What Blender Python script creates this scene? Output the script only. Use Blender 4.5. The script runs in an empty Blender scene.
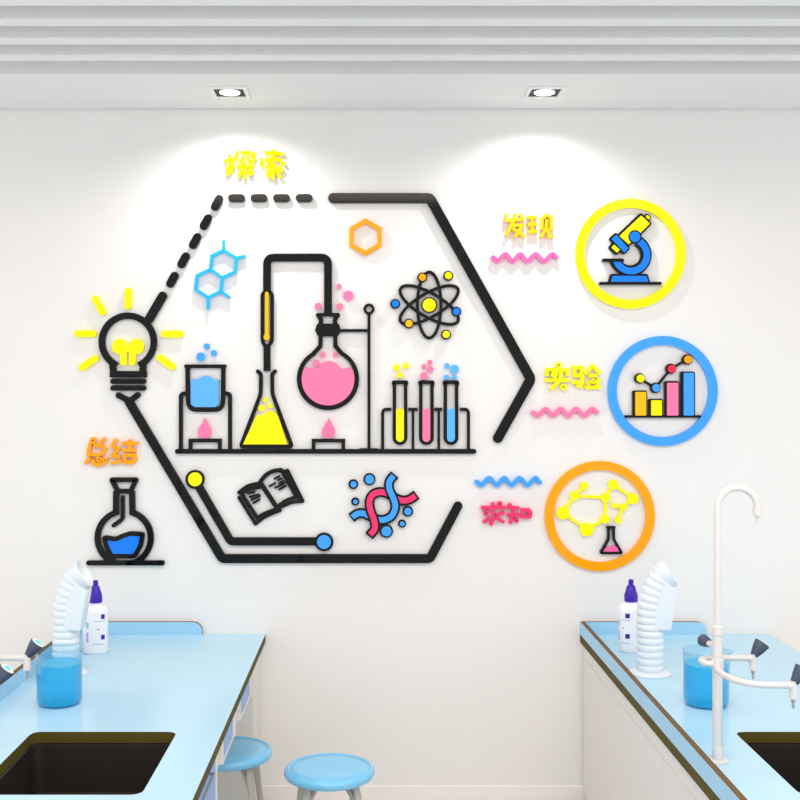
import bpy, bmesh, math
from mathutils import Vector, Matrix
from mathutils.geometry import tessellate_polygon
PI = math.pi
scene = bpy.context.scene
COL = scene.collection

# ------------------------------------------------------------------ camera
CAM_D, CAM_H, SC = 4.8, 1.855, 225.0          # metres from wall, eye height, wall pixels per metre
FPX = CAM_D * SC
VX, VY = 373.0, 390.0
cd = bpy.data.cameras.new('camera'); cam = bpy.data.objects.new('camera', cd); COL.objects.link(cam)
cam.location = (0, -CAM_D, CAM_H); cam.rotation_euler = (PI/2, 0, 0)
cd.sensor_width = 36; cd.lens = FPX/800*36
cd.shift_x = (400-VX)/800; cd.shift_y = -(400-VY)/800
cd.clip_start = 0.05
scene.camera = cam
# ------------------------------------------------------------------ world, lights, exposure
w = bpy.data.worlds.new('world'); scene.world = w; w.use_nodes = True
wn = w.node_tree.nodes; wl = w.node_tree.links
bg = wn['Background']; bg.inputs['Strength'].default_value = 1.29
tc = wn.new('ShaderNodeTexCoord'); sep = wn.new('ShaderNodeSeparateXYZ'); cr = wn.new('ShaderNodeValToRGB')
mp = wn.new('ShaderNodeMapRange'); mp.inputs['From Min'].default_value = -1; mp.inputs['From Max'].default_value = 1
wl.new(tc.outputs['Generated'], sep.inputs[0]); wl.new(sep.outputs['Z'], mp.inputs['Value'])
wl.new(mp.outputs[0], cr.inputs[0]); wl.new(cr.outputs[0], bg.inputs['Color'])
cr.color_ramp.elements[0].color = (0.95, 0.92, 0.90, 1); cr.color_ramp.elements[0].position = 0.3
cr.color_ramp.elements[1].color = (0.93, 0.975, 1.0, 1); cr.color_ramp.elements[1].position = 0.6
def area(name, loc, rot, sx, sy, power, color):
    l = bpy.data.lights.new(name, 'AREA'); l.shape = 'RECTANGLE'; l.size = sx; l.size_y = sy
    l.energy = power; l.color = color
    o = bpy.data.objects.new(name, l); COL.objects.link(o); o.location = loc; o.rotation_euler = rot; return o
area('warm_fill_light', (0.3, -3.2, 3.6), (math.radians(25), 0, 0), 3.4, 1.2, 66, (1, 0.82, 0.70))  # unseen fill lamp, added to warm and brighten the lower wall and worktops
SPOT_POWER = 27
vs = scene.view_settings
vs.view_transform = 'Standard'; vs.look = 'None'; vs.exposure = 0.0; vs.gamma = 1; vs.use_curve_mapping = False
scene.cycles.max_bounces = 8; scene.cycles.transparent_max_bounces = 16
scene.cycles.sample_clamp_indirect = 4

# ------------------------------------------------------------------ materials
def srgb(r, g, b):
    f = lambda c: (c/255/12.92) if c/255 <= 0.04045 else ((c/255+0.055)/1.055)**2.4
    return (f(r), f(g), f(b), 1)
MATS = {}
def mat(name, col, rough=0.5, metal=0.0, spec=0.5, coat=0.0, vary=0.0, scale=8.0, bump=0.0, stretch=(1,1,1)):
    m = bpy.data.materials.new(name); m.use_nodes = True
    n = m.node_tree.nodes; l = m.node_tree.links; p = n['Principled BSDF']
    p.inputs['Base Color'].default_value = col; p.inputs['Roughness'].default_value = rough
    p.inputs['Metallic'].default_value = metal; p.inputs['Specular IOR Level'].default_value = spec
    p.inputs['Coat Weight'].default_value = coat
    if vary or bump:
        t = n.new('ShaderNodeTexCoord'); mpp = n.new('ShaderNodeMapping'); mpp.inputs['Scale'].default_value = stretch
        nz = n.new('ShaderNodeTexNoise'); nz.inputs['Scale'].default_value = scale; nz.inputs['Detail'].default_value = 5
        l.new(t.outputs['Object'], mpp.inputs[0]); l.new(mpp.outputs[0], nz.inputs['Vector'])
        if vary:
            r = n.new('ShaderNodeValToRGB')
            r.color_ramp.elements[0].position = 0.3; r.color_ramp.elements[1].position = 0.7
            r.color_ramp.elements[0].color = tuple(c*(1-vary) for c in col[:3])+(1,)
            r.color_ramp.elements[1].color = tuple(min(1, c*(1+vary)) for c in col[:3])+(1,)
            l.new(nz.outputs['Fac'], r.inputs[0]); l.new(r.outputs[0], p.inputs['Base Color'])
        if bump:
            b = n.new('ShaderNodeBump'); b.inputs['Strength'].default_value = bump; b.inputs['Distance'].default_value = 0.002
            l.new(nz.outputs['Fac'], b.inputs['Height']); l.new(b.outputs[0], p.inputs['Normal'])
    MATS[name] = m; return m
mat('wall_paint', srgb(232, 230, 228), 0.75, spec=0.2, vary=0.006, scale=3)
mat('ceiling_paint', srgb(228, 230, 231), 0.7, spec=0.2, vary=0.006, scale=3)
mat('baffle', srgb(228, 230, 231), 0.55, spec=0.3, vary=0.01, scale=6)
mat('baseboard', srgb(238, 234, 230), 0.4, vary=0.01)
mat('floor', srgb(222, 218, 214), 0.45, vary=0.06, scale=5)
def acr(name, col, spec=0.35, rough=0.12):
    return mat(name, col, rough, spec=spec, vary=0.02, scale=30)
acr('black', srgb(7, 7, 8), 0.2, 0.06)
acr('yellow', srgb(255, 240, 0), 0.2)
acr('gold', srgb(255, 186, 4), 0.25)
acr('orange', srgb(252, 160, 0), 0.25)
acr('pink', srgb(248, 120, 165), 0.25)
acr('rose', srgb(236, 50, 108), 0.25)
acr('hotpink', srgb(240, 100, 165), 0.25)
acr('red', srgb(232, 42, 75), 0.25)
acr('blue', srgb(6, 122, 236), 0.25)
acr('sky', srgb(62, 158, 246), 0.25)
acr('softblue', srgb(92, 176, 246), 0.25)
acr('cyan', srgb(14, 178, 240), 0.25)
mat('worktop', srgb(176, 214, 233), 0.22, spec=0.55, vary=0.015, scale=4)
mat('curb', srgb(158, 206, 234), 0.4, vary=0.05, scale=260)
mat('olive', srgb(86, 76, 30), 0.65, spec=0.12, vary=0.06, scale=20)
mat('brown', srgb(104, 80, 46), 0.6, spec=0.2, vary=0.06, scale=20)
mat('sinkblack', srgb(40, 34, 30), 0.35, vary=0.08, scale=9)
mat('cabinet', srgb(226, 222, 216), 0.5, vary=0.012, scale=6)
mat('cabinet_core', srgb(176, 168, 158), 0.6, vary=0.03)
mat('drawerblue', srgb(120, 165, 222), 0.35, vary=0.03)
mat('tapwhite', srgb(214, 210, 207), 0.28, coat=0.3, vary=0.01)
mat('tapmetal', srgb(165, 165, 165), 0.3, metal=0.7, vary=0.03)
mat('knob', srgb(62, 74, 92), 0.45, vary=0.05, scale=40)
mat('capring', srgb(244, 244, 222), 0.4, vary=0.01)
mat('capcyan', srgb(60, 215, 225), 0.4, vary=0.01)
mat('plastic', srgb(222, 228, 233), 0.35, coat=0.2, vary=0.01)
mat('bottlewhite', srgb(240, 240, 244), 0.4, vary=0.01)
mat('purple', srgb(48, 2, 160), 0.4, vary=0.03)
mat('lilac', srgb(182, 160, 226), 0.5, vary=0.02)
mat('teal', srgb(150, 205, 210), 0.5, vary=0.02)
mat('seatblue', srgb(118, 196, 236), 0.25, coat=0.4, vary=0.03, scale=3)
mat('legmetal', srgb(186, 182, 174), 0.42, metal=0.1, vary=0.04, stretch=(1, 1, .2))
mat('lampblack', srgb(18, 18, 18), 0.6, vary=0.05)
mat('lampwhite', srgb(235, 235, 235), 0.5, vary=0.01)
mat('rubber', srgb(60, 60, 62), 0.7, vary=0.05)
m = mat('lampglow', (1, 1, 1, 1)); m.node_tree.nodes['Principled BSDF'].inputs['Emission Color'].default_value = (1, .98, .95, 1)
m.node_tree.nodes['Principled BSDF'].inputs['Emission Strength'].default_value = 6
def clearmat(name, tint, refl, body=None, bodyfac=0.0, rough=0.03):
    m = bpy.data.materials.new(name); m.use_nodes = True
    n = m.node_tree.nodes; l = m.node_tree.links; n.clear()
    out = n.new('ShaderNodeOutputMaterial'); tr = n.new('ShaderNodeBsdfTransparent'); gl = n.new('ShaderNodeBsdfGlossy')
    tr.inputs[0].default_value = tint; gl.inputs['Roughness'].default_value = rough
    lw = n.new('ShaderNodeLayerWeight'); lw.inputs[0].default_value = 0.5
    last = tr
    if body:
        df = n.new('ShaderNodeBsdfDiffuse'); nz = n.new('ShaderNodeTexNoise'); nz.inputs['Scale'].default_value = 6
        df.inputs[0].default_value = body; mx0 = n.new('ShaderNodeMixShader'); mx0.inputs[0].default_value = bodyfac
        l.new(tr.outputs[0], mx0.inputs[1]); l.new(df.outputs[0], mx0.inputs[2]); last = mx0
    mx = n.new('ShaderNodeMixShader'); pw = n.new('ShaderNodeMath'); pw.operation = 'POWER'; pw.inputs[1].default_value = 3.0; l.new(lw.outputs['Facing'], pw.inputs[0])
    ml = n.new('ShaderNodeMath'); ml.operation = 'MULTIPLY'; ml.inputs[1].default_value = 0.55; l.new(pw.outputs[0], ml.inputs[0]); l.new(ml.outputs[0], mx.inputs[0])
    l.new(last.outputs[0], mx.inputs[1]); l.new(gl.outputs[0], mx.inputs[2]); l.new(mx.outputs[0], out.inputs[0])
    MATS[name] = m
clearmat('glass', srgb(236, 248, 253), 0.22)
clearmat('liquid', srgb(192, 238, 252), 0.15, srgb(92, 214, 248), 0.48)

# ------------------------------------------------------------------ object helpers
def setp(o, label=None, cat=None, group=None, kind=None):
    if label: o['label'] = label
    if cat: o['category'] = cat
    if group: o['group'] = group
    if kind: o['kind'] = kind
    return o
def thing(name, loc, label, cat, group=None):
    o = bpy.data.objects.new(name, None); COL.objects.link(o); o.location = loc; o.empty_display_size = 0.05
    return setp(o, label, cat, group)
def wpos(o):
    v = Vector(o.location)
    while o.parent: o = o.parent; v += Vector(o.location)
    return v
def link(name, bm, mats, parent=None, smooth=False, origin=None, bevel=0):
    """bm is in world coordinates; the object gets an origin of its own."""
    if not isinstance(mats, (list, tuple)): mats = [mats]
    me = bpy.data.meshes.new(name)
    bmesh.ops.recalc_face_normals(bm, faces=bm.faces)
    if origin is None:
        c = Vector((0, 0, 0))
        lo = Vector((min(v.co[i] for v in bm.verts) for i in range(3))); hi = Vector((max(v.co[i] for v in bm.verts) for i in range(3)))
        c = (lo+hi)/2
    else: c = Vector(origin)
    bm.to_mesh(me); bm.free(); me.transform(Matrix.Translation(-c))
    for mm in mats: me.materials.append(MATS[mm])
    if smooth:
        me.polygons.foreach_set('use_smooth', [True]*len(me.polygons))
        me.set_sharp_from_angle(angle=math.radians(40))
    o = bpy.data.objects.new(name, me); COL.objects.link(o)
    if parent: o.parent = parent; o.location = c - wpos(parent)
    else: o.location = c
    if bevel:
        b = o.modifiers.new('bevel', 'BEVEL'); b.width = bevel; b.segments = 2; b.limit_method = 'ANGLE'
    return o
def add_box(bm, x0, x1, y0, y1, z0, z1, mi=0):
    vs_ = [bm.verts.new((x, y, z)) for x in (x0, x1) for y in (y0, y1) for z in (z0, z1)]
    for f in ((0,1,3,2),(4,6,7,5),(0,4,5,1),(2,3,7,6),(0,2,6,4),(1,5,7,3)):
        fc = bm.faces.new([vs_[i] for i in f]); fc.material_index = mi
def box(name, x0, x1, y0, y1, z0, z1, m, parent=None, bevel=0, **k):
    bm = bmesh.new(); add_box(bm, x0, x1, y0, y1, z0, z1); return link(name, bm, m, parent, bevel=bevel, **k)
def prism(bm, loops, mapf, h0, h1, mi_face=0, mi_side=0):
    """loops[0] outer, rest holes, 2D; mapf(u,v,h)->xyz"""
    L = [[Vector((p[0], p[1], 0)) for p in lp] for lp in loops]
    tris = tessellate_polygon(L)
    flat = [p for lp in L for p in lp]
    A = [bm.verts.new(mapf(p.x, p.y, h0)) for p in flat]; B = [bm.verts.new(mapf(p.x, p.y, h1)) for p in flat]
    for t in tris:
        for V in (A, B):
            try: f = bm.faces.new([V[i] for i in t]); f.material_index = mi_face
            except ValueError: pass
    s = 0
    for lp in L:
        n = len(lp)
        for i in range(n):
            a, b = s+i, s+(i+1) % n
            try: f = bm.faces.new([A[a], A[b], B[b], B[a]]); f.material_index = mi_side
            except ValueError: pass
        s += n
def rings(bm, rs, closed=False, cap=True, mi=0):
    """rs: list of lists of Vector; skins consecutive rings"""
    V = [[bm.verts.new(p) for p in r] for r in rs]; n = len(V[0])
    for a in range(len(V)-1 + (1 if closed else 0)):
        P, Q = V[a], V[(a+1) % len(V)]
        for i in range(n):
            f = bm.faces.new([P[i], P[(i+1) % n], Q[(i+1) % n], Q[i]]); f.material_index = mi
    if cap and not closed:
        bm.faces.new(V[0]).material_index = mi; bm.faces.new(V[-1]).material_index = mi
def lathe(bm, prof, cx, cy, n=32, cap=True, sx=1, sy=1, mi=0):
    rings(bm, [[Vector((cx+r*sx*math.cos(2*PI*i/n), cy+r*sy*math.sin(2*PI*i/n), z)) for i in range(n)] for r, z in prof], cap=cap, mi=mi)
def frame_at(t):
    t = t.normalized(); u = Vector((0, 0, 1)).cross(t)
    if u.length < 1e-3: u = Vector((1, 0, 0))
    u.normalize(); return u, t.cross(u)
def tube(bm, pts, r, n=16, mi=0, radii=None, flat=1.0):
    P = [Vector(p) for p in pts]; out = []; pu = None
    for i, p in enumerate(P):
        t = (P[min(i+1, len(P)-1)] - P[max(i-1, 0)]).normalized()
        if pu is None: u, v = frame_at(t)
        else:
            u = (pu - t*pu.dot(t)).normalized(); v = t.cross(u)
        pu = u; rr = radii[i] if radii else r
        out.append([p + u*rr*math.cos(2*PI*k/n) + v*rr*flat*math.sin(2*PI*k/n) for k in range(n)])
    rings(bm, out, mi=mi)
def smooth_path(pts, seg=6):
    P = [Vector(p) for p in pts]; Q = [2*P[0]-P[1]] + P + [2*P[-1]-P[-2]]; out = []
    for i in range(1, len(Q)-2):
        for k in range(seg):
            t = k/seg; a, b, c, d = Q[i-1], Q[i], Q[i+1], Q[i+2]
            out.append(0.5*((2*b)+(c-a)*t+(2*a-5*b+4*c-d)*t*t+(3*b-a-3*c+d)*t**3))
    out.append(P[-1]); return out
def copy_tree(o, parent=None):
    c = o.copy(); COL.objects.link(c)
    if parent: c.parent = parent
    for ch in list(o.children): copy_tree(ch, c)
    return c
def at(px, py, z):
    """point at height z seen in the photo at px, py (used once to measure the benches)"""
    d = FPX*(CAM_H-z)/(py-VY); return Vector(((px-VX)*d/FPX, -CAM_D+d, z))

# ------------------------------------------------------------------ the room
def structure(o, label=None):
    o['kind'] = 'structure'; return o
structure(box('wall_back', -3.2, 3.6, 0, 0.12, 0, 3.5, 'wall_paint'))
structure(box('floor', -3.2, 3.6, -5.6, 0.12, -0.1, 0, 'floor'))
structure(box('ceiling', -3.2, 3.6, -2.2, 0.12, 3.32, 3.42, 'ceiling_paint'))
bm = bmesh.new(); add_box(bm, -3.2, 3.6, -0.531, -0.007, 3.104, 3.319)
structure(link('trim_1', bm, 'ceiling_paint'))
for i, (d0, d1) in enumerate([(4.027, 4.10), (3.832, 3.906), (3.636, 3.709), (3.440, 3.513), (3.244, 3.317)]):
    bm = bmesh.new(); add_box(bm, -3.2, 3.6, d0-CAM_D, d1-CAM_D, 3.104, 3.319)
    structure(link('trim_%d' % (i+2), bm, 'baffle', bevel=0.002))
structure(box('baseboard_back', -3.2, 3.6, -0.012, 0, 0, 0.1, 'baseboard', bevel=0.003))

# ------------------------------------------------------------------ downlights
def downlight(x, label):
    y, z = -0.273, 3.104
    t = thing('recessed_downlight', (x, y, z), label, 'ceiling light', 'square recessed downlights')
    bm = bmesh.new()
    R = lambda a, b: [(-a, -b), (a, -b), (a, b), (-a, b)]
    prism(bm, [R(.078, .084), R(.062, .062)], lambda u, v, h: (x+u, y+v, z-h), 0.0, 0.006)
    link('frame', bm, 'lampwhite', t, bevel=0.001)
    box('backing_plate', x-.061, x+.061, y-.061, y+.061, z-.002, z, 'lampblack', t)
    bm = bmesh.new(); lathe(bm, [(.042, z-.0021), (.042, z-.004), (.039, z-.005)], x, y, 40)
    link('lens', bm, 'lampglow', t)
    l = bpy.data.lights.new('downlight_beam', 'SPOT'); l.energy = SPOT_POWER; l.spot_size = math.radians(150); l.spot_blend = 1.0
    l.shadow_soft_size = 0.012; l.color = (1, .985, .965)
    o = bpy.data.objects.new('downlight_beam', l); COL.objects.link(o); o.parent = t; o.location = (0, 0, -0.02)
downlight(-0.60, 'square white downlight with round bright lens, left one, above the yellow lettering at top')
downlight(0.719, 'square white downlight with round bright lens, right one, above the lettering beside the yellow ring')

# ------------------------------------------------------------------ wall decor: acrylic shapes cut to outlines
TH = 0.018
def W(px, py, t=TH):
    k = (CAM_D-t)/CAM_D/SC
    return ((px-VX)*k, CAM_H+(VY-py)*k)
def wallmap(u, v, h): return (u, -h, v)
class Cut:
    """collects flat shapes (wall-picture coordinates) and extrudes them from the wall"""
    def __init__(s, h0=0.0, h1=TH):
        s.bm = bmesh.new(); s.h0, s.h1 = h0, h1; s.k = 0
    COUNT = 0
    def lift(s):
        Cut.COUNT += 1; return 0.00003*(Cut.COUNT % 23)
    def strip(s, Lf, Rt, closed, capS, capE, dh):
        e = s.lift() + dh; h1 = s.h1 + e
        q = lambda p, h: s.bm.verts.new(wallmap(*W(p[0], p[1], s.h1), h))
        A0 = [q(p, s.h0) for p in Lf]; A1 = [q(p, h1) for p in Lf]; B0 = [q(p, s.h0) for p in Rt]; B1 = [q(p, h1) for p in Rt]
        n = len(Lf); F = s.bm.faces.new
        for i in range(n if closed else n-1):
            j = (i+1) % n
            F([A1[i], A1[j], B1[j], B1[i]]); F([A0[i], B0[i], B0[j], A0[j]]); F([A0[i], A0[j], A1[j], A1[i]]); F([B0[i], B1[i], B1[j], B0[j]])
        if not closed:
            for i, cap in ((0, capS), (n-1, capE)):
                c0 = [q(p, s.h0) for p in cap]; c1 = [q(p, h1) for p in cap]
                r0 = [A0[i]]+c0+[B0[i]]; r1 = [A1[i]]+c1+[B1[i]]
                if len(r1) > 2: F(r1); F(r0)
                for k in range(len(r0)-1): F([r0[k], r0[k+1], r1[k+1], r1[k]])
        return s
    def poly(s, *loops, dh=0):
        L = [[W(x, y, s.h1) for x, y in lp] for lp in loops]
        e = s.lift() + dh
        prism(s.bm, L, wallmap, s.h0, s.h1+e); return s
    def disc(s, x, y, r, ri=0, n=None):
        n = n or (48 if r > 12 else 24)
        c = lambda q: [(x+q*math.cos(2*PI*i/n), y+q*math.sin(2*PI*i/n)) for i in range(n)]
        return s.poly(c(r), c(ri)) if ri else s.poly(c(r))
    def line(s, pts, w, cap='round', closed=False, dh=0, off=0.0):
        P = [Vector((p[0], p[1])) for p in pts]
        Q = [P[0]]
        for p in P[1:]:
            if (p-Q[-1]).length > 1e-4: Q.append(p)
        P = Q
        if closed and (P[0]-P[-1]).length < 1e-4: P.pop()
        n = len(P); Lf, Rt = [], []; h = w/2
        for i in range(n):
            a = P[i-1] if (closed or i) else None
            b = P[(i+1) % n] if (closed or i < n-1) else None
            d1 = (P[i]-a).normalized() if a is not None else None
            d2 = (b-P[i]).normalized() if b is not None else None
            if d1 is None: d1 = d2
            if d2 is None: d2 = d1
            n1 = Vector((-d1.y, d1.x)); n2 = Vector((-d2.y, d2.x)); mN = (n1+n2)
            mN = mN.normalized() if mN.length > 1e-3 else n1
            k = 1/max(0.45, mN.dot(n1))
            Lf.append(P[i]+mN*(h+off)*k); Rt.append(P[i]-mN*(h-off)*k)
        capS, capE = [], []
        if cap == 'round' and not closed:
            c = (Lf[-1]+Rt[-1])/2; v0 = Lf[-1]-c; sg = -1
            capE = [c + Matrix.Rotation(-PI*k/8, 2) @ v0 for k in range(1, 8)]
            c = (Lf[0]+Rt[0])/2; v0 = Lf[0]-c
            capS = [c + Matrix.Rotation(PI*k/8, 2) @ v0 for k in range(1, 8)]
        return s.strip(Lf, Rt, closed, capS, capE, dh)
    def done(s, name, m, parent=None, **k): return link(name, s.bm, m, parent, **k)
def arc(cx, cy, r, a0, a1, n=24, ry=None):
    ry = ry or r
    return [(cx+r*math.cos(math.radians(a0+(a1-a0)*i/n)), cy+ry*math.sin(math.radians(a0+(a1-a0)*i/n))) for i in range(n+1)]
def sm(pts, seg=6): return [(p.x, p.y) for p in smooth_path([(x, y, 0) for x, y in pts], seg)]
def Z(x0, y0, f): return lambda *ps: [(x0+a/f, y0+b/f) for a, b in ps]
def fillet(pts, r, n=5, closed=False):
    out = []; N = len(pts)
    for i, p in enumerate(pts):
        if not closed and i in (0, N-1): out.append(p); continue
        p = Vector(p); a = Vector(pts[i-1]); b = Vector(pts[(i+1) % N])
        ra = min(r, (a-p).length*.49, (b-p).length*.49)
        s0 = p+(a-p).normalized()*ra; s1 = p+(b-p).normalized()*ra
        for k in range(n+1):
            t = k/n; q = s0*(1-t)**2 + p*2*t*(1-t) + s1*t*t; out.append((q.x, q.y))
    return out
def wall_thing(name, px, py, label, cat, group=None):
    x, z = W(px, py, 0); return thing(name, (x, 0, z), label, cat, group)

# --- hexagon frame pieces
c = Cut(); c.line(fillet([(333, 198), (430, 198), (531, 379), (498, 438)], 3), 10)
setp(c.done('hexagon_frame_bar', 'black'), 'glossy black angled bar forming the upper right of the wall hexagon', 'wall decoration')
c = Cut(); c.line(fillet([(129, 402), (222, 558.7), (430, 558.7), (458, 506)], 3), 9)
setp(c.done('hexagon_frame_bar', 'black'), 'glossy black angled bar running from the bulb down along the hexagon bottom', 'wall decoration')
t = wall_thing('hexagon_inner_bar', 260, 541, 'black inner bar with yellow dot at one end and blue dot at other', 'wall decoration')
c = Cut(); c.line(fillet([(195.5, 481), (230.5, 541.5), (322, 541.5)], 3), 8.2); c.disc(195, 479.5, 9.6); c.disc(324, 542, 9.4); c.done('bar', 'black', t)
Cut(TH, TH+.006).disc(195, 479.3, 7).done('yellow_dot', 'yellow', t)
Cut(TH, TH+.006).disc(324, 542, 7).done('blue_dot', 'sky', t)
names = ['at the top left corner of the hexagon', 'second from the top corner', 'third, middle of the slanted row', 'fourth down the slant', 'lowest, nearest the bulb']
for i, (x, y) in enumerate([(217, 202.7), (205.8, 222), (195, 241), (183.5, 260.2), (172.3, 279.7)]):
    c = Cut(); c.line([(x+2.2, y-3.9), (x-2.2, y+3.9)], 8.2)
    setp(c.done('hexagon_dash', 'black'), 'short black dash on the slanted edge, ' + names[i], 'wall decoration', 'black dashes of the hexagon outline')
names = ['first from the left', 'second from the left', 'third from the left', 'fourth, nearest the long bar']
for i, x in enumerate([236.5, 259, 281.5, 304]):
    c = Cut(); c.line([(x-4.6, 198), (x+4.6, 198)], 8)
    setp(c.done('hexagon_dash', 'black'), 'short black dash on the hexagon top edge, ' + names[i], 'wall decoration', 'black dashes of the hexagon outline')

# --- light bulb
t = wall_thing('light_bulb_sign', 128, 345, 'black outlined light bulb with yellow filament and six yellow rays', 'wall decoration')
c = Cut()
c.line([(113.5, 373)] + [(112.5, 366)] + arc(127.75, 341.75, 26, 122, 418, 48) + [(143, 366), (142.5, 373)], 6.6, cap='flat')
c.poly(fillet([(109.6, 371), (146.8, 371), (146.8, 377.6), (109.6, 377.6)], 1.5, closed=True))
c.line([(162.5, 296), (149, 319)], 9); c.done('bulb_outline', 'black', t)
for y in (381.3, 388):
    Cut().line([(112.8, y), (143.5, y)], 5.4).done('base_ring', 'black', t)
c = Cut(); c.line([(118.5, 395.3), (129, 401)], 6); c.line([(137.5, 395), (131, 400)], 6); c.done('base_tip', 'black', t)
c = Cut(); c.disc(119.6, 346.5, 7.8); c.disc(136.2, 346.5, 7.8); c.line([(123.4, 349), (123.4, 362.5)], 6.6); c.line([(132.2, 349), (132.2, 362.5)], 6.6); c.line([(122, 349.5), (134, 349.5)], 4.5)
c.done('filament', 'yellow', t)
for a, b in [((128, 291), (128, 306)), ((95, 299), (102.5, 312)), ((77.5, 333.7), (93, 333.7)), ((82, 367.5), (95, 358.5)), ((164, 334), (180, 334)), ((160, 357.8), (172, 366.6))]:
    Cut().line([a, b], 7).done('ray', 'yellow', t)

# --- apparatus along the shelf line
c = Cut(); c.line([(177.3, 451.4), (474, 451.4)], 4.8)
setp(c.done('apparatus_base_bar', 'black'), 'long thin black bar under all the drawn apparatus inside the hexagon', 'wall decoration')
FLAME = [(0, -20.5), (3.5, -15), (6.8, -9), (6.5, -4), (3.5, -0.8), (0, 0), (-4.5, -1), (-6.8, -5), (-6.2, -10), (-3, -14), (-1, -17.5)]
def flame(x, y, par):
    c = Cut(); c.poly([(x+a, y+b) for a, b in FLAME]); return c.done('flame', 'pink', par)
t = wall_thing('beaker_sign', 205, 410, 'black outlined beaker of blue liquid on an arched stand over pink flame', 'wall decoration')
for P in ([(180.8, 449), (180.8, 393.5), (188, 393.5)], [(230, 449), (230, 393.5), (223, 393.5)]):
    Cut().line(fillet(P, 5), 4).done('stand_leg', 'black', t)
c = Cut(); c.line([(186, 366.3), (224.6, 366.3)], 3.8); c.line(fillet([(187.6, 367), (187.6, 393), (188.8, 409.8), (222.4, 409.8), (223.2, 393), (223.2, 367)], 8), 4.4, cap='flat'); c.done('beaker_outline', 'black', t)
c = Cut(); c.poly(Z(60, 280, 4)((523, 402), (535, 396), (552, 397), (565, 387), (582, 382), (602, 387), (614, 399), (635, 400), (635, 497), (622, 508), (538, 508), (523, 497))); c.done('liquid', 'softblue', t)
for x, y, r in [(206.7, 346.3, 3), (200.7, 356.7, 4.3), (213.7, 353, 3)]: Cut().disc(x, y, r).done('bubble', 'sky', t)
c = Cut(); c.line([(190.4, 449), (190.4, 440.5), (219.8, 440.5), (219.8, 449)], 3.8, cap='flat'); c.done('burner', 'black', t)
flame(204.5, 438.5, t)

t = wall_thing('conical_flask_sign', 266, 430, 'black outlined conical flask with yellow liquid and yellow bubbles', 'wall decoration')
c = Cut(); c.line(fillet([(257.8, 371.3), (261, 374), (260.6, 394), (240.6, 446.6), (292, 446.6), (272.4, 394), (272, 374), (275, 371.3)], 3.2), 3.9); c.done('flask_outline', 'black', t)
c = Cut(); c.poly(Z(230, 330, 5)((65, 572), (130, 430), (145, 424), (165, 428), (180, 410), (200, 404), (225, 410), (240, 428), (287, 572))); c.done('liquid', 'yellow', t)
for x, y, r in [(261.4, 408, 3.2), (265.6, 400, 2.4), (270.4, 406, 2.5)]: Cut().disc(x, y, r).done('bubble', 'yellow', t)

t = wall_thing('condenser_pipe_sign', 298, 290, 'black bent pipe joining the conical flask and the round flask', 'wall decoration')
path = fillet([(267, 290), (267, 257.6), (328, 257.6), (328, 316)], 7)
c = Cut(); c.line(path, 3.7, cap='flat', off=2.1); c.line(path, 3.7, cap='flat', off=-2.1); c.done('pipe', 'black', t)
Cut(0, TH-.004).line(path, 1.5, cap='flat').done('pipe_groove', 'black', t)
c = Cut(); c.line(fillet([(267, 289.5), (262.3, 294), (262.3, 341), (265, 346), (268.5, 346), (272, 341), (272, 294)], 2.5, closed=True), 3.7, closed=True)
c.line([(267, 345), (267, 371)], 7, cap='flat'); c.done('condenser_outline', 'black', t)
c = Cut(0, TH+.001); c.line([(266.7, 293.5), (266.7, 336)], 3.6); c.disc(266.7, 337, 3.2); c.done('thermometer', 'gold', t)

t = wall_thing('round_flask_sign', 328, 379, 'black outlined round flask filled with pink liquid above a pink flame', 'wall decoration')
c = Cut(); c.line(fillet([(318, 315), (321.5, 320), (319.8, 326)], 2), 4.4); c.line(fillet([(338, 315), (334.5, 320), (336.2, 326)], 2), 4.4)
c.line([(320, 314.8), (327, 314.8)], 3.6); c.line([(329, 314.8), (337, 314.8)], 3.6)
c.line([(320.8, 334), (320.4, 346), (313.5, 353.5)] + arc(328, 379, 29, 240, -60, 60) + [(342, 353.5), (335.4, 346), (335.2, 334)], 4.4, cap='flat'); c.done('flask_outline', 'black', t)
c = Cut(); c.poly(fillet([(317, 323.6), (339, 323.6), (341, 330.5), (338, 336.5), (318, 336.5), (315, 330.5)], 1.8, closed=True)); c.done('stopper', 'black', t)
c = Cut(); c.poly([(302.6, 371.5), (305, 367.8), (308, 367), (311, 368), (314, 369.5), (318, 367.6), (321, 363.6), (326, 361.3), (331.5, 361), (336, 363), (339.5, 367), (343, 369.2), (347, 367.8), (351, 368), (353.4, 371.5)] + arc(328, 379, 26.3, -14, 194, 40)); c.done('liquid', 'pink', t)
for x, y, r in [(316, 363, 3.6), (322.6, 354.7, 2.7), (335, 354.7, 2.5), (318.2, 306.4, 3.5), (339.8, 306.6, 3.5), (339, 286.3, 2.5), (348.4, 295.6, 5)]:
    Cut().disc(x, y, r).done('bubble', 'pink', t)
t = wall_thing('clamp_stand_sign', 369, 400, 'thin black stand rod with ring top and side arm beside round flask', 'wall decoration')
c = Cut(); c.disc(369, 309, 5.6, 3); c.line([(369, 314), (369, 450)], 3, cap='flat'); c.line([(340, 330.5), (369, 330.5)], 3, cap='flat'); c.done('rod', 'black', t)
c = Cut(); c.poly([(355, 450), (361, 448.3), (377, 448.3), (383, 450)]); c.done('foot', 'black', t)
t = wall_thing('burner_sign', 328, 440, 'small black burner with pink flame under the round flask', 'wall decoration')
c = Cut(); c.line([(313.5, 449), (313.5, 440.6), (343.3, 440.6), (343.3, 449)], 3.6, cap='flat'); c.done('burner', 'black', t)
flame(328.4, 438.7, t)
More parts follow.
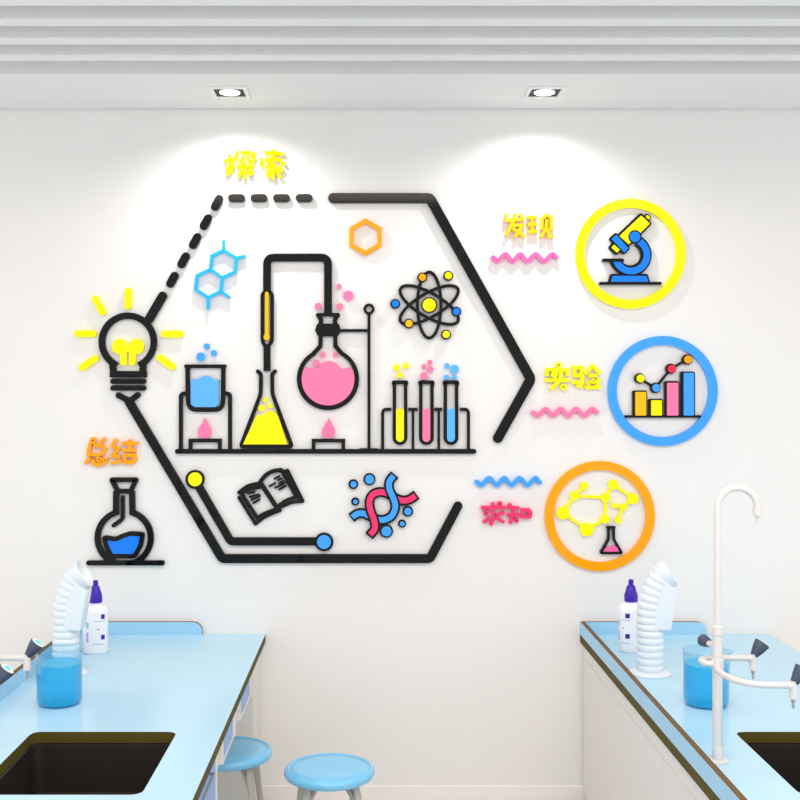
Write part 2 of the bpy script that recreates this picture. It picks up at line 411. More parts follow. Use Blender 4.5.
for x, mname, word, pos, bub in [
    (400, 'yellow', 'yellow', 'left', [(396.6, 367.6, 3.4), (406.2, 365.6, 3), (400, 375, 3)]),
    (426.4, 'pink', 'pink', 'middle', [(424, 366.4, 2.4), (430, 362, 2.4), (430.4, 369.4, 3.2), (424, 376, 3.7)]),
    (451, 'softblue', 'light blue', 'right', [(447, 365.6, 2.6), (454.6, 369, 4.4), (446.6, 377.2, 2.5), (454.6, 377.2, 2.5)])]:
    t = wall_thing('test_tube_sign', x, 410, 'black outlined test tube with %s liquid and bubbles, %s in the rack' % (word, pos), 'wall decoration', 'test tubes in the wall rack')
    c = Cut(); c.line(fillet([(x-5.6, 386), (x-6.6, 382.2), (x+6.6, 382.2), (x+5.6, 386)], 1), 3.8)
    c.line([(x-5.6, 384)] + arc(x, 437.6, 5.7, 180, 0, 14) + [(x+5.6, 384)], 3.5, cap='flat'); c.done('tube_outline', 'black', t)
    c = Cut(); c.poly([(x-3.9, 409)] + arc(x, 438, 3.9, 180, 0, 12) + [(x+3.9, 409)]); c.done('liquid', mname, t)
    for bx, by, r in bub: Cut().disc(bx, by, r).done('bubble', mname, t)
c = Cut(0, TH-.002)
c.line(fillet([(382.6, 450), (382.6, 409.3), (391, 409.3)], 5), 3.1, cap='flat')
c.line(fillet([(460, 409.3), (468.5, 409.3), (468.5, 450)], 5), 3.1, cap='flat')
c.line([(408.5, 409.3), (417.5, 409.3)], 3.1, cap='flat'); c.line([(434.5, 409.3), (442, 409.3)], 3.1, cap='flat')
c.line([(413, 409.3), (413, 450)], 2.6, cap='flat'); c.line([(438.8, 409.3), (438.8, 450)], 2.6, cap='flat')
setp(c.done('tube_rack_sign', 'black'), 'black outlined rack holding three test tubes inside the hexagon', 'wall decoration')

# --- atom
t = wall_thing('atom_sign', 429, 305, 'black atom with crossed oval orbits, yellow nucleus and six dots', 'wall decoration')
c = Cut()
for a in (0, 60, -60):
    ca, sa = math.cos(math.radians(a)), math.sin(math.radians(a)); pts = []
    for i in range(56):
        u, v = 11.8*math.cos(2*PI*i/56), 33*math.sin(2*PI*i/56); pts.append((429.2+u*ca-v*sa, 305+u*sa+v*ca))
    c.line(pts, 3.1, closed=True)
c.done('orbits', 'black', t)
n = Cut(0, TH+.003).disc(429.2, 305, 8).done('nucleus', 'black', t); Cut(TH+.003, TH+.008).disc(429.2, 305, 6.6).done('nucleus_face', 'yellow', n)
for x, y, m_ in [(422.2, 277.4, 'orange'), (448.2, 275.8, 'yellow'), (395.2, 303.8, 'blue'), (456.4, 311.6, 'blue'), (408.8, 323.6, 'gold'), (446, 334.6, 'yellow')]:
    n = Cut(0, TH+.003).disc(x, y, 5).done('electron', 'black', t); Cut(TH+.003, TH+.008).disc(x+.2, y-.2, 3.6).done('electron_face', m_, n)

# --- molecules
c = Cut(); c.line([(365.5+16.2*math.sin(math.radians(60*i)), 237-16.2*math.cos(math.radians(60*i))) for i in range(6)], 4.3, closed=True)
setp(c.done('hexagon_outline_sign', 'orange'), 'small orange hexagon outline above the bent black pipe', 'wall decoration')
z = Z(185, 230, 8.889); c = Cut(0, .02)
c.line(z((343, 180), (455, 250), (445, 370), (330, 425), (228, 350), (235, 230)), 2.9, closed=True)
c.line(z((228, 350), (105, 405), (95, 530), (205, 600), (320, 545), (330, 425)), 2.9)
for a in [((343, 185), (343, 100)), ((455, 250), (525, 232)), ((205, 600), (203, 700)), ((320, 545), (390, 595))]: c.line(z(*a), 2.7)
setp(c.done('molecule_sign', 'cyan'), 'cyan molecule of two joined hexagons with four short branches', 'wall decoration')

# --- book
t = wall_thing('open_book_sign', 270, 495, 'black outlined tilted open book with text strokes on two pages', 'wall decoration')
z = Z(230, 460, 10); c = Cut()
c.line(sm(z((95, 325), (180, 265), (290, 238)), 5), 4.6); c.line(sm(z((290, 235), (350, 160), (420, 115), (510, 100)), 5), 4.2)
c.line(z((105, 322), (275, 585)), 3.6); c.line(sm(z((275, 580), (340, 540), (430, 505), (490, 500)), 5), 4)
c.line(z((315, 245), (460, 465)), 4.6); c.line(z((510, 100), (660, 365)), 3.4)
c.line(sm(z((490, 452), (560, 405), (650, 375), (700, 378)), 5), 3.4)
c.line(sm(z((130, 330), (200, 300), (300, 275)), 5), 2.6)
c.done('pages', 'black', t)
c = Cut(0, TH-.003); c.line(z((90, 375), (255, 640)), 3.4); c.line(sm(z((255, 640), (330, 580), (420, 535), (500, 505)), 5), 3.4)
c.line(z((572, 108), (722, 410)), 4.4); c.line(sm(z((722, 415), (620, 425), (500, 475)), 5), 3.2); c.line(z((540, 110), (700, 385)), 3); c.done('cover', 'black', t)
for a in [((180, 335), (240, 322)), ((200, 368), (285, 345)), ((212, 398), (298, 362)), ((235, 430), (292, 398)), ((445, 185), (490, 163)), ((480, 200), (512, 186)), ((395, 262), (448, 232)), ((490, 232), (532, 212)), ((452, 278), (545, 232)), ((492, 295), (555, 260))]: Cut().line(z(*a), 2.1).done('text_stroke', 'black', t)

# --- DNA
t = wall_thing('dna_sign', 383, 505, 'crossed blue and pink DNA strands edged black with six blue dots', 'wall decoration')
z = Z(340, 460, 8.889)
BL = sm(z((100, 515), (150, 480), (205, 474), (260, 498), (330, 528), (400, 530), (465, 490), (492, 410), (470, 330), (440, 260), (440, 190), (487, 130)), 5)
PK = sm(z((258, 678), (308, 610), (302, 530), (272, 450), (262, 370), (290, 310), (350, 285), (420, 297), (480, 332), (550, 360), (620, 350), (682, 308)), 5)
def strand(pts, w, h1, split=None):
    c = Cut(0, h1); c.line(pts, w, cap='flat'); return c
b1 = strand(BL, 10, TH); o = b1.done('blue_strand_edge', 'black', t)
c = Cut(TH, TH+.004); c.line(BL[1:-1], 5.8, cap='flat'); c.done('blue_strand', 'sky', o)
c = Cut(0, TH+.0055); c.line(PK[:22], 10, cap='flat'); c.h1 = TH-.001; c.line(PK[21:], 10, cap='flat'); o = c.done('pink_strand_edge', 'black', t)
c = Cut(TH-.001, TH+.0085); c.line(PK[1:22], 5.8, cap='flat'); c.h1 = TH-.0002; c.line(PK[21:-1], 5.8, cap='flat'); c.done('pink_strand', 'rose', o)
for x, y, R, r in [(120, 217, 40, 28), (263, 172, 50, 40), (137, 371, 32, 20), (604, 458, 44, 33), (553, 567, 32, 21), (413, 634, 56, 45)]:
    x, y = z((x, y))[0]; n = Cut().disc(x-.2, y-.2, R/8.889+.5).done('dot_edge', 'black', t); Cut(TH, TH+.004).disc(x, y, r/8.889).done('dot_face', 'sky', n)

# --- left flask
t = wall_thing('round_bottom_flask_sign', 124, 530, 'black flask with blue liquid on a short black bar, left of hexagon', 'wall decoration')
c = Cut()
c.line(fillet([(111.5, 479.8), (136, 479.8), (130.5, 491.3), (117.5, 491.3)], 1, closed=True), 4.8, closed=True)
c.line([(116, 491)] + arc(124, 538, 26.6, 252, 112, 40), 6, cap='flat')
c.line([(131.8, 491)] + arc(124, 538, 26.6, 288, 428, 40), 6, cap='flat')
c.done('flask_outline', 'black', t)
Cut().line(fillet([(122.5, 497.5), (122.5, 519), (113.5, 525.5)], 2.5), 4.2).done('stirring_rod', 'black', t)
z = Z(60, 430, 4); P = z((176, 430), (222, 437), (250, 424), (280, 414), (330, 417), (322, 462), (298, 505), (206, 505), (186, 468))
c = Cut(); c.line(fillet(P, 2, closed=True), 4.6, closed=True); c.done('liquid_edge', 'black', t)
c = Cut(0, TH-.002); c.poly(fillet(P, 2, closed=True)); c.done('liquid', 'blue', t)
Cut(0, TH+.001).line([(88.5, 563), (162, 563)], 5).done('base_bar', 'black', t)

# --- lettering
def word(px, py, label, m, chars, zf, w):
    t = wall_thing('chinese_lettering', px, py, label, 'wall lettering')
    for ch in chars:
        c = Cut(0, .022)
        for s in ch:
            if s[0] == 'o':
                x, y = zf((s[1], s[2]))[0]; r = s[3]; r = r*w/30.0*1.0
                c.disc(x, y, s[3], s[3]*.28)
            else:
                if len(s) > 3 and math.dist(s[0], s[-1]) < 8: c.line(zf(*s[:-1]), w, closed=True)
                else:
                    q = [Vector(p) for p in zf(*s)]; q[0] = q[0]+(q[0]-q[1]).normalized()*w*.35; q[-1] = q[-1]+(q[-1]-q[-2]).normalized()*w*.35
                    c.line([tuple(p) for p in q], w*.95, cap='flat')
        c.done('character', m, t)
    return t
z = Z(210, 140, 8.889)
word(255, 165, 'yellow two character Chinese lettering above the hexagon top edge', 'yellow', [
    [[(135, 182), (212, 168)], [(175, 135), (182, 280), (155, 300)], [(145, 258), (212, 238)], [(240, 100), (235, 155)],
     [(280, 108), (350, 108), (390, 125), (392, 165)], [(293, 160), (265, 198)], [(335, 158), (352, 190), (378, 190)], [(245, 235), (375, 235)], [(310, 210), (308, 335)], [(285, 275), (255, 315)], ('o', 358, 287, 3.1)],
    [[(495, 108), (642, 122)], [(565, 92), (565, 158)], [(460, 168), (455, 218)], [(500, 172), (615, 172), (658, 212)], [(545, 188), (508, 235), (560, 228)], [(575, 225), (530, 270), (600, 262)],
     [(565, 275), (558, 335)], ('o', 517, 305, 2.9), ('o', 625, 258, 2.9), [(600, 292), (622, 325)]]], z, 3.2)
z = Z(75, 425, 11.43)
word(110, 453, 'orange two character Chinese lettering above the left blue flask', 'orange', [
    [('o', 205, 178, 3.5), [(335, 162), (290, 210)], [(168, 225), (150, 335), (250, 342), (325, 318), (340, 270), (305, 240), (225, 232)], [(165, 382), (122, 432)],
     [(205, 405), (222, 448), (285, 458), (325, 432)], ('o', 272, 395, 3.1), ('o', 345, 402, 2.9)],
    [[(465, 175), (420, 235), (452, 262)], [(500, 265), (428, 350), (498, 362)], [(418, 438), (515, 408)], [(545, 208), (700, 210)], [(625, 180), (625, 290)], [(558, 290), (675, 290)],
     [(570, 345), (565, 425), (645, 432), (685, 400), (675, 345), (572, 345)]]], z, 3.7)
z = Z(480, 190, 7.273)
word(528, 226, 'golden yellow two character Chinese lettering left of the yellow ring', 'gold', [
    [[(193, 182), (195, 222), (315, 212)], [(255, 178), (228, 262), (192, 325)], [(296, 180), (306, 196)], [(250, 255), (308, 255), (258, 338)], [(245, 282), (318, 335)]],
    [[(352, 198), (408, 196)], [(355, 250), (408, 248)], [(355, 305), (412, 300)], [(380, 198), (380, 300)], [(450, 280), (450, 208), (487, 180), (520, 200), (518, 282)], [(486, 220), (480, 285), (447, 338)], [(497, 292), (500, 338), (524, 338)]]], z, 3.5)
z = Z(520, 320, 7.273)
word(573, 377, 'bright yellow two character Chinese lettering left of the blue ring', 'yellow', [
    [('o', 281, 328, 3.1), [(197, 398), (200, 360), (343, 362), (346, 395)], [(245, 380), (235, 402)], [(268, 384), (255, 415)], [(192, 437), (352, 437)], [(300, 372), (288, 440), (230, 500)], ('o', 317, 488, 3.4)],
    [[(388, 346), (450, 346), (447, 398)], [(398, 350), (396, 403), (455, 405), (446, 482), (422, 480)], [(388, 455), (430, 452)], [(530, 332), (478, 385)], [(530, 332), (578, 385)], [(508, 405), (553, 405)],
     ('o', 497, 457, 2.3), ('o', 535, 445, 2.6), [(573, 432), (560, 478)], [(482, 490), (578, 490)]]], z, 3.7)
z = Z(470, 490, 10.667)
word(507, 512, 'pink two character Chinese lettering left of the orange ring', 'rose', [
    [[(132, 187), (365, 187)], [(245, 145), (248, 320), (226, 368)], ('o', 320, 147, 2.6), ('o', 172, 245, 3.0), [(205, 302), (152, 338)], [(292, 265), (358, 242)], [(288, 302), (355, 338)]],
    [[(430, 152), (405, 188)], [(418, 182), (515, 192)], [(405, 265), (522, 265)], [(465, 192), (452, 290), (432, 348)], ('o', 497, 322, 2.6), [(562, 212), (625, 212), (648, 240), (638, 285), (562, 285), (562, 212)]]], z, 3.5)
def wave(pts, zf, m, label, w=4.2):
    Q = []
    for (x0_, y0_), (x1_, y1_) in zip(pts, pts[1:]):
        for k in range(8): Q.append((x0_+(x1_-x0_)*k/8, y0_+(y1_-y0_)*(1-math.cos(PI*k/8))/2))
    Q.append(pts[-1])
    c = Cut(0, .02); c.line(zf(*Q), w); setp(c.done('wavy_line_sign', m), label, 'wall decoration')
wave([(95, 490), (125, 516), (188, 467), (237, 518), (293, 467), (345, 518), (405, 467), (465, 518), (530, 467), (558, 490)], Z(480, 190, 7.273), 'hotpink', 'pink wavy line under the golden lettering beside the yellow ring')
wave([(95, 672), (125, 697), (190, 647), (240, 697), (298, 647), (350, 697), (410, 647), (466, 697), (530, 647), (562, 670)], Z(520, 320, 7.273), 'pink', 'pink wavy line under the bright yellow lettering beside the blue ring')
wave([(120, 232), (150, 256), (215, 205), (267, 256), (325, 205), (376, 256), (435, 205), (492, 256), (553, 205), (583, 235)], Z(460, 450, 7.273), 'sky', 'blue wavy line above the pink lettering beside the orange ring')

# --- three rings with pictures
def ring(x, y, m, label):
    setp(Cut().disc(x, y, 55, 46.1, n=96).done('ring_sign', m), label, 'wall decoration', 'coloured rings on the right of the wall')
ring(630.6, 253.7, 'yellow', 'large yellow ring around the microscope picture')
ring(662.9, 391, 'sky', 'large blue ring around the bar chart picture')
ring(600, 516.1, 'orange', 'large orange ring around the yellow molecule and small flask')
# microscope
t = wall_thing('microscope_sign', 630, 253, 'blue and yellow microscope picture edged in black inside yellow ring', 'wall decoration')
z = Z(590, 205, 8.889)
def plate(name, P, m, par, grow=2.1, shift=(-.5, 0), r=1.2, lift=0.0):
    cx = sum(p[0] for p in P)/len(P); cy = sum(p[1] for p in P)/len(P)
    c = Cut(0, TH+lift); c.poly(fillet(P, .3, closed=True)); c.line(fillet([(a+shift[0], b+shift[1]) for a, b in P], .6, closed=True), grow*2, closed=True)
    e = c.done(name+'_edge', 'black', par)
    c = Cut(TH+lift, TH+lift+.005); c.poly(fillet(P, .5, closed=True)); c.done(name, m, e); return e
AR = [z((a, b))[0] for a, b in arc(366, 445, 141, -62, 162, 40)]
c = Cut(); c.line([(x-.9, y-.1) for x, y in AR], 11, cap='flat'); e = c.done('curved_arm_edge', 'black', t)
c = Cut(TH, TH+.005); c.line(AR, 6.6, cap='flat'); c.done('curved_arm', 'blue', e)
plate('foot', z((200, 630), (503, 630), (518, 683), (186, 683)), 'blue', t)
c = Cut(0, TH+.007); c.line([(600.6, 283.3), (660.5, 283.3)], 2.9); c.done('ground_bar', 'black', t)
c = Cut(0, TH+.007); c.line(z((124, 490), (290, 490)), 3.2); c.done('stage', 'black', t)
plate('tube', z((455, 92), (533, 165), (345, 350), (262, 275)), 'yellow', t)
plate('eyepiece', z((500, 92), (520, 92), (535, 112), (525, 130), (498, 110)), 'yellow', t, grow=1.5, lift=-.002)
plate('collar', z((234, 264), (343, 385), (305, 423), (192, 300)), 'blue', t, grow=1.8, lift=.002)
plate('objective', z((215, 350), (266, 398), (240, 424), (190, 378)), 'yellow', t, grow=2.2, lift=-.002)
x, y = z((400, 282))[0]
n = Cut(0, TH+.006).disc(x, y, 6.7).done('focus_knob_edge', 'black', t); Cut(TH+.006, TH+.011).disc(x, y, 5.3).done('focus_knob', 'blue', n)
# chart
t = wall_thing('bar_chart_sign', 663, 395, 'four bar chart with dotted line graph edged black inside blue ring', 'wall decoration')
z = Z(610, 340, 8)
Cut(0, TH+.001).line([(625.5, 416.5), (700, 416.5)], 2.6).done('ground_bar', 'black', t)
for m_, (a0, b0, a1), (c0, c1, d0) in [('gold', (180, 403, 297), (203, 290, 415)), ('yellow', (308, 470, 422), (330, 415, 482)), ('pink', (435, 328, 552), (457, 547, 342)), ('sky', (563, 252, 680), (590, 672, 262))]:
    c = Cut(); c.poly(fillet(z((a0, 612), (a0, b0), (a1, b0), (a1, 612)), 2)); e = c.done('bar_edge', 'black', t)
    c = Cut(TH, TH+.006); c.poly(fillet(z((c0, 604), (c0, d0), (c1, d0), (c1, 604)), 1, closed=True)); c.done('bar', m_, e)
c = Cut(0, TH-.002)
N = z((238, 307), (364, 383), (487, 230), (619, 156)); c.line(N, 2.3); c.done('graph_line', 'black', t)
for (x, y), m_ in zip(N, ('yellow', 'sky', 'red', 'orange')):
    n = Cut(0, TH+.002).disc(x, y, 5.3).done('point_edge', 'black', t); Cut(TH+.002, TH+.007).disc(x+.9, y, 4).done('point', m_, n)
# yellow molecule
z = Z(535, 450, 6.154); t = wall_thing('network_molecule_sign', 600, 505, 'yellow ball and stick molecule inside the orange ring', 'wall decoration')
ND = {'A': (303, 221, 24), 'B': (245, 283, 28), 'C': (173, 388, 40), 'D': (320, 490, 42), 'E': (432, 425, 28), 'F': (435, 293, 30), 'G': (483, 213, 31), 'H': (605, 300, 34), 'I': (542, 353, 22), 'J': (488, 342, 17), 'K': (512, 433, 21)}
c = Cut(0, TH-.003)
for a in ('AB', 'BC', 'CD', 'DE', 'EF', 'FB', 'FG', 'GH', 'HI', 'IJ', 'IK'): c.line(z(ND[a[0]][:2], ND[a[1]][:2]), 2.7, cap='flat')
c.done('links', 'yellow', t)
for k in ND:
    x, y = z(ND[k][:2])[0]; Cut().disc(x, y, ND[k][2]/6.154).done('ball', 'yellow', t)
t = wall_thing('small_flask_sign', 611, 541, 'small black conical flask with pink liquid inside the orange ring', 'wall decoration')
c = Cut(); c.line(z((448, 476), (488, 476)), 2.8); c.line(fillet(z((453, 480), (453, 550), (405, 634), (535, 634), (485, 550), (485, 480)), 1.5), 2.6); c.done('flask_outline', 'black', t)
c = Cut(0, TH-.002); c.poly(z((432, 600), (450, 594), (465, 599), (480, 588), (500, 592), (512, 600), (532, 630), (412, 630))); c.done('liquid', 'hotpink', t)

# ------------------------------------------------------------------ benches
TOP, SLAB, CURB = 0.77, 0.035, 0.057
YEND = -3.0
def rrect(x0, x1, y0, y1, r): return fillet([(x0, y0), (x1, y0), (x1, y1), (x0, y1)], r, 6, closed=True)
def bench_top(x0, x1, sx0, sx1, curbx0, cx_end, side, label):
    """side curb always on the low-x side"""
    t = thing('worktop', ((x0+x1)/2, YEND/2, TOP), label, 'worktop', 'blue laboratory worktops')
    bm = bmesh.new()
    prism(bm, [[(x0, YEND), (x1, YEND), (x1, -.001), (x0, -.001)], rrect(sx0, sx1, -1.905, -1.372, .035)], lambda u, v, h: (u, v, h), TOP-SLAB, TOP, 0, 1)
    link('slab', bm, ['worktop', 'olive'], t)
    bm = bmesh.new(); prism(bm, [[(YEND, TOP), (-.001, TOP), (-.001, TOP+CURB), (YEND, TOP+CURB)]], lambda u, v, h: (h, u, v), x0, x0+.02, 0, 1)
    link('side_curb', bm, ['curb', 'brown'], t)
    bm = bmesh.new()
    P = [(x0+.02, TOP), (cx_end, TOP), (cx_end-.002, TOP+.02)] + [(cx_end-.045+.043*math.cos(a), TOP+.02+.037*math.sin(a)) for a in [PI/2*k/8 for k in range(1, 9)]] + [(x0+.02, TOP+CURB)]
    prism(bm, [P], lambda u, v, h: (u, h, v), -.019, -.001, 0, 1)
    link('back_curb', bm, ['curb', 'brown'], t)
    # basin
    s = thing('sink', ((sx0+sx1)/2, -1.64, TOP-.19), 'dark undermount sink sunk in the %s blue worktop' % side, 'sink', 'dark laboratory sinks')
    bm = bmesh.new(); z0 = TOP-SLAB-.001
    o1 = rrect(sx0-.006, sx1+.006, -1.911, -1.366, .04); o2 = rrect(sx0+.012, sx1-.012, -1.893, -1.384, .05); o3 = rrect(sx0-.02, sx1+.02, -1.925, -1.352, .045)
    mk = lambda P_, zz: [Vector((a, b, zz)) for a, b in P_]
    rings(bm, [mk(o3, z0), mk(rrect(sx0-.004, sx1+.004, -1.909, -1.368, .04), z0), mk(rrect(sx0+.002, sx1-.002, -1.903, -1.374, .04), z0-.004), mk(o2, z0-.15), mk(rrect(sx0+.05, sx1-.05, -1.855, -1.422, .03), z0-.165)], cap=False)
    bm.faces.ensure_lookup_table()
    vs_ = [v for v in bm.verts if abs(v.co.z-(z0-.165)) < 1e-5]; bm.faces.new(vs_)
    so = link('basin', bm, 'sinkblack', s, smooth=True)
    m_ = so.modifiers.new('solid', 'SOLIDIFY'); m_.thickness = .004; m_.offset = 1 if False else -1
    bm = bmesh.new(); lathe(bm, [(.03, z0-.164), (.03, z0-.160), (.022, z0-.159), (.018, z0-.162)], (sx0+sx1)/2, -1.64, 24)
    link('drain', bm, 'tapmetal', s, smooth=True)
    return t
bench_top(-1.316, -.478, -1.08, -.621, 0, -.755, 'left', 'light blue worktop with olive edge and raised curb, left bench')
bench_top(.92, 1.76, 1.146, 1.60, 0, 1.477, 'right', 'light blue worktop with brown topped curb, right bench')
# right cabinets
def shell(x0, x1, y0, y1, z0, z1, m, par, t_=.018):
    bm = bmesh.new(); q = lambda a: [(x0+a, y0+a), (x1-a, y0+a), (x1-a, y1-a), (x0+a, y1-a)]
    prism(bm, [q(0), q(t_)], lambda u, v, h: (u, v, h), z0, z1)
    bm2 = bmesh.new(); add_box(bm, x0+t_, x1-t_, y0+t_, y1-t_, z0, z0+t_); bm2.free(); return link('body', bm, m, par)
def cab_white(y0, y1, label, doors):
    t = thing('laboratory_cabinet', (1.34, (y0+y1)/2, 0), label, 'cabinet', 'white cabinets of the right bench')
    shell(.95, 1.73, y0, y1, .06, TOP-SLAB, 'cabinet', t)
    box('plinth', .98, 1.70, y0, y1, 0, .06, 'cabinet_core', t)
    box('top_rail', .932, .95, y0, y1, .673, TOP-SLAB, 'cabinet', t, bevel=.0008)
    for a, b in doors: box('door', .932, .95, a, b, .07, .6705, 'cabinet', t, bevel=.0015)
    return t
cab_white(-1.324, -.001, 'plain white cabinet under the right worktop next to the wall', [(-1.3225, -.016)])
cab_white(YEND+.02, -1.326, 'plain white cabinet under the right worktop, nearer the viewer', [(-2.05, -1.328), (-2.96, -2.053)])
# left cabinets
t = thing('laboratory_cabinet', (-.9, -.15, 0), 'narrow pale cabinet under the left worktop against the wall', 'cabinet')
box('body', -1.29, -.505, -.30, -.001, .06, TOP-SLAB, 'cabinet', t); box('plinth', -1.26, -.53, -.29, -.001, 0, .06, 'cabinet_core', t)
box('end_panel', -.505, -.500, -.30, -.001, .06, TOP-SLAB, 'cabinet', t)
t = thing('drawer_apron', (-.75, -.82, .655), 'shallow drawer unit with blue fronts hanging under the left worktop', 'drawer unit')
box('body', -1.0, -.515, -1.329, -.301, .60, TOP-SLAB, 'cabinet', t)
for a, b in ((-.72, -.34), (-1.20, -.86)):
    d = box('drawer', -.515, -.50, a, b, .605, .725, 'cabinet', t, bevel=.001)
    box('drawer_face', -.50, -.4985, a+.02, b-.10, .625, .72, 'drawerblue', d)
t = thing('laboratory_cabinet', (-.9, -2.1, 0), 'pale cabinet with blue doors under the left worktop, nearer the viewer', 'cabinet')
shell(-1.29, -.515, YEND+.02, -1.331, .06, TOP-SLAB, 'cabinet', t); box('plinth', -1.26, -.54, YEND+.02, -1.35, 0, .06, 'cabinet_core', t)
box('face_post', -.515, -.50, -1.37, -1.331, .06, TOP-SLAB, 'cabinet', t)
for a, b in ((-1.86, -1.373), (-2.38, -1.863), (-2.96, -2.383)):
    d = box('door', -.515, -.50, a, b, .07, .73, 'drawerblue', t, bevel=.001)
    bm = bmesh.new(); tube(bm, [(-.502, a+.12, .68), (-.486, a+.125, .68), (-.486, b-.125, .68), (-.502, b-.12, .68)], .005, 10); link('handle', bm, 'tapmetal', d, smooth=True)

# ------------------------------------------------------------------ stools
def make_stool(x, y):
    t = thing('round_stool', (x, y, 0), 'round blue stool with grey legs, partly hidden by the left bench', 'stool', 'blue round stools')
    bm = bmesh.new(); zt = .45
    prof = [(.10, zt-.036), (.150, zt-.036), (.163, zt-.031), (.1695, zt-.020), (.168, zt-.009), (.162, zt-.002), (.154, zt+.0005), (.151, zt-.0018), (.1495, zt-.0034), (.147, zt-.0012), (.11, zt+.0002), (.05, zt)]
    lathe(bm, prof, x, y, 64); link('seat', bm, 'seatblue', t, smooth=True)
    bm = bmesh.new(); lathe(bm, [(.05, zt-.036), (.05, zt-.05), (.02, zt-.058)], x, y, 24); link('hub', bm, 'legmetal', t, smooth=True)
    for k in range(4):
        a = PI/4 + k*PI/2; c_, s_ = math.cos(a), math.sin(a)
        bm = bmesh.new(); P = [(.122, zt-.034), (.132, zt-.08), (.190, .008)]
        pr = [Vector((x+r*c_, y+r*s_, zz)) for r, zz in P]; rr = [.012, .0165, .012]
        tube(bm, pr, .014, 12, radii=rr, flat=.8); lg = link('leg', bm, 'legmetal', t, smooth=True)
        bm = bmesh.new(); tube(bm, [Vector((x+.190*c_, y+.190*s_, 0)), Vector((x+.1895*c_, y+.1895*s_, .014))], .0145, 12); link('rubber_foot', bm, 'rubber', lg, smooth=True)
        bm = bmesh.new(); Q = smooth_path([(.02, 0, zt-.050), (.06, 0, zt-.052), (.092, 0, zt-.066), (.118, 0, zt-.098), (.138, 0, zt-.135)], 5)
        tube(bm, [Vector((x+q.x*c_, y+q.x*s_, q.z)) for q in Q], .011, 10); link('brace', bm, 'legmetal', t, smooth=True)
    bm = bmesh.new(); n = 48; tube(bm, [Vector((x+.167*math.cos(2*PI*i/n), y+.167*math.sin(2*PI*i/n), .15)) for i in range(n+1)], .006, 8); link('foot_ring', bm, 'legmetal', t, smooth=True)
    return t
p1 = at(229, 749, .45); p2 = at(329.5, 767, .45)
s1 = make_stool(p1.x, p1.y)
s2 = copy_tree(s1); s2.location = (p2.x, p2.y, 0); s2.rotation_euler = (0, 0, math.radians(8))
s2['label'] = 'round light blue stool standing fully in view by the wall'

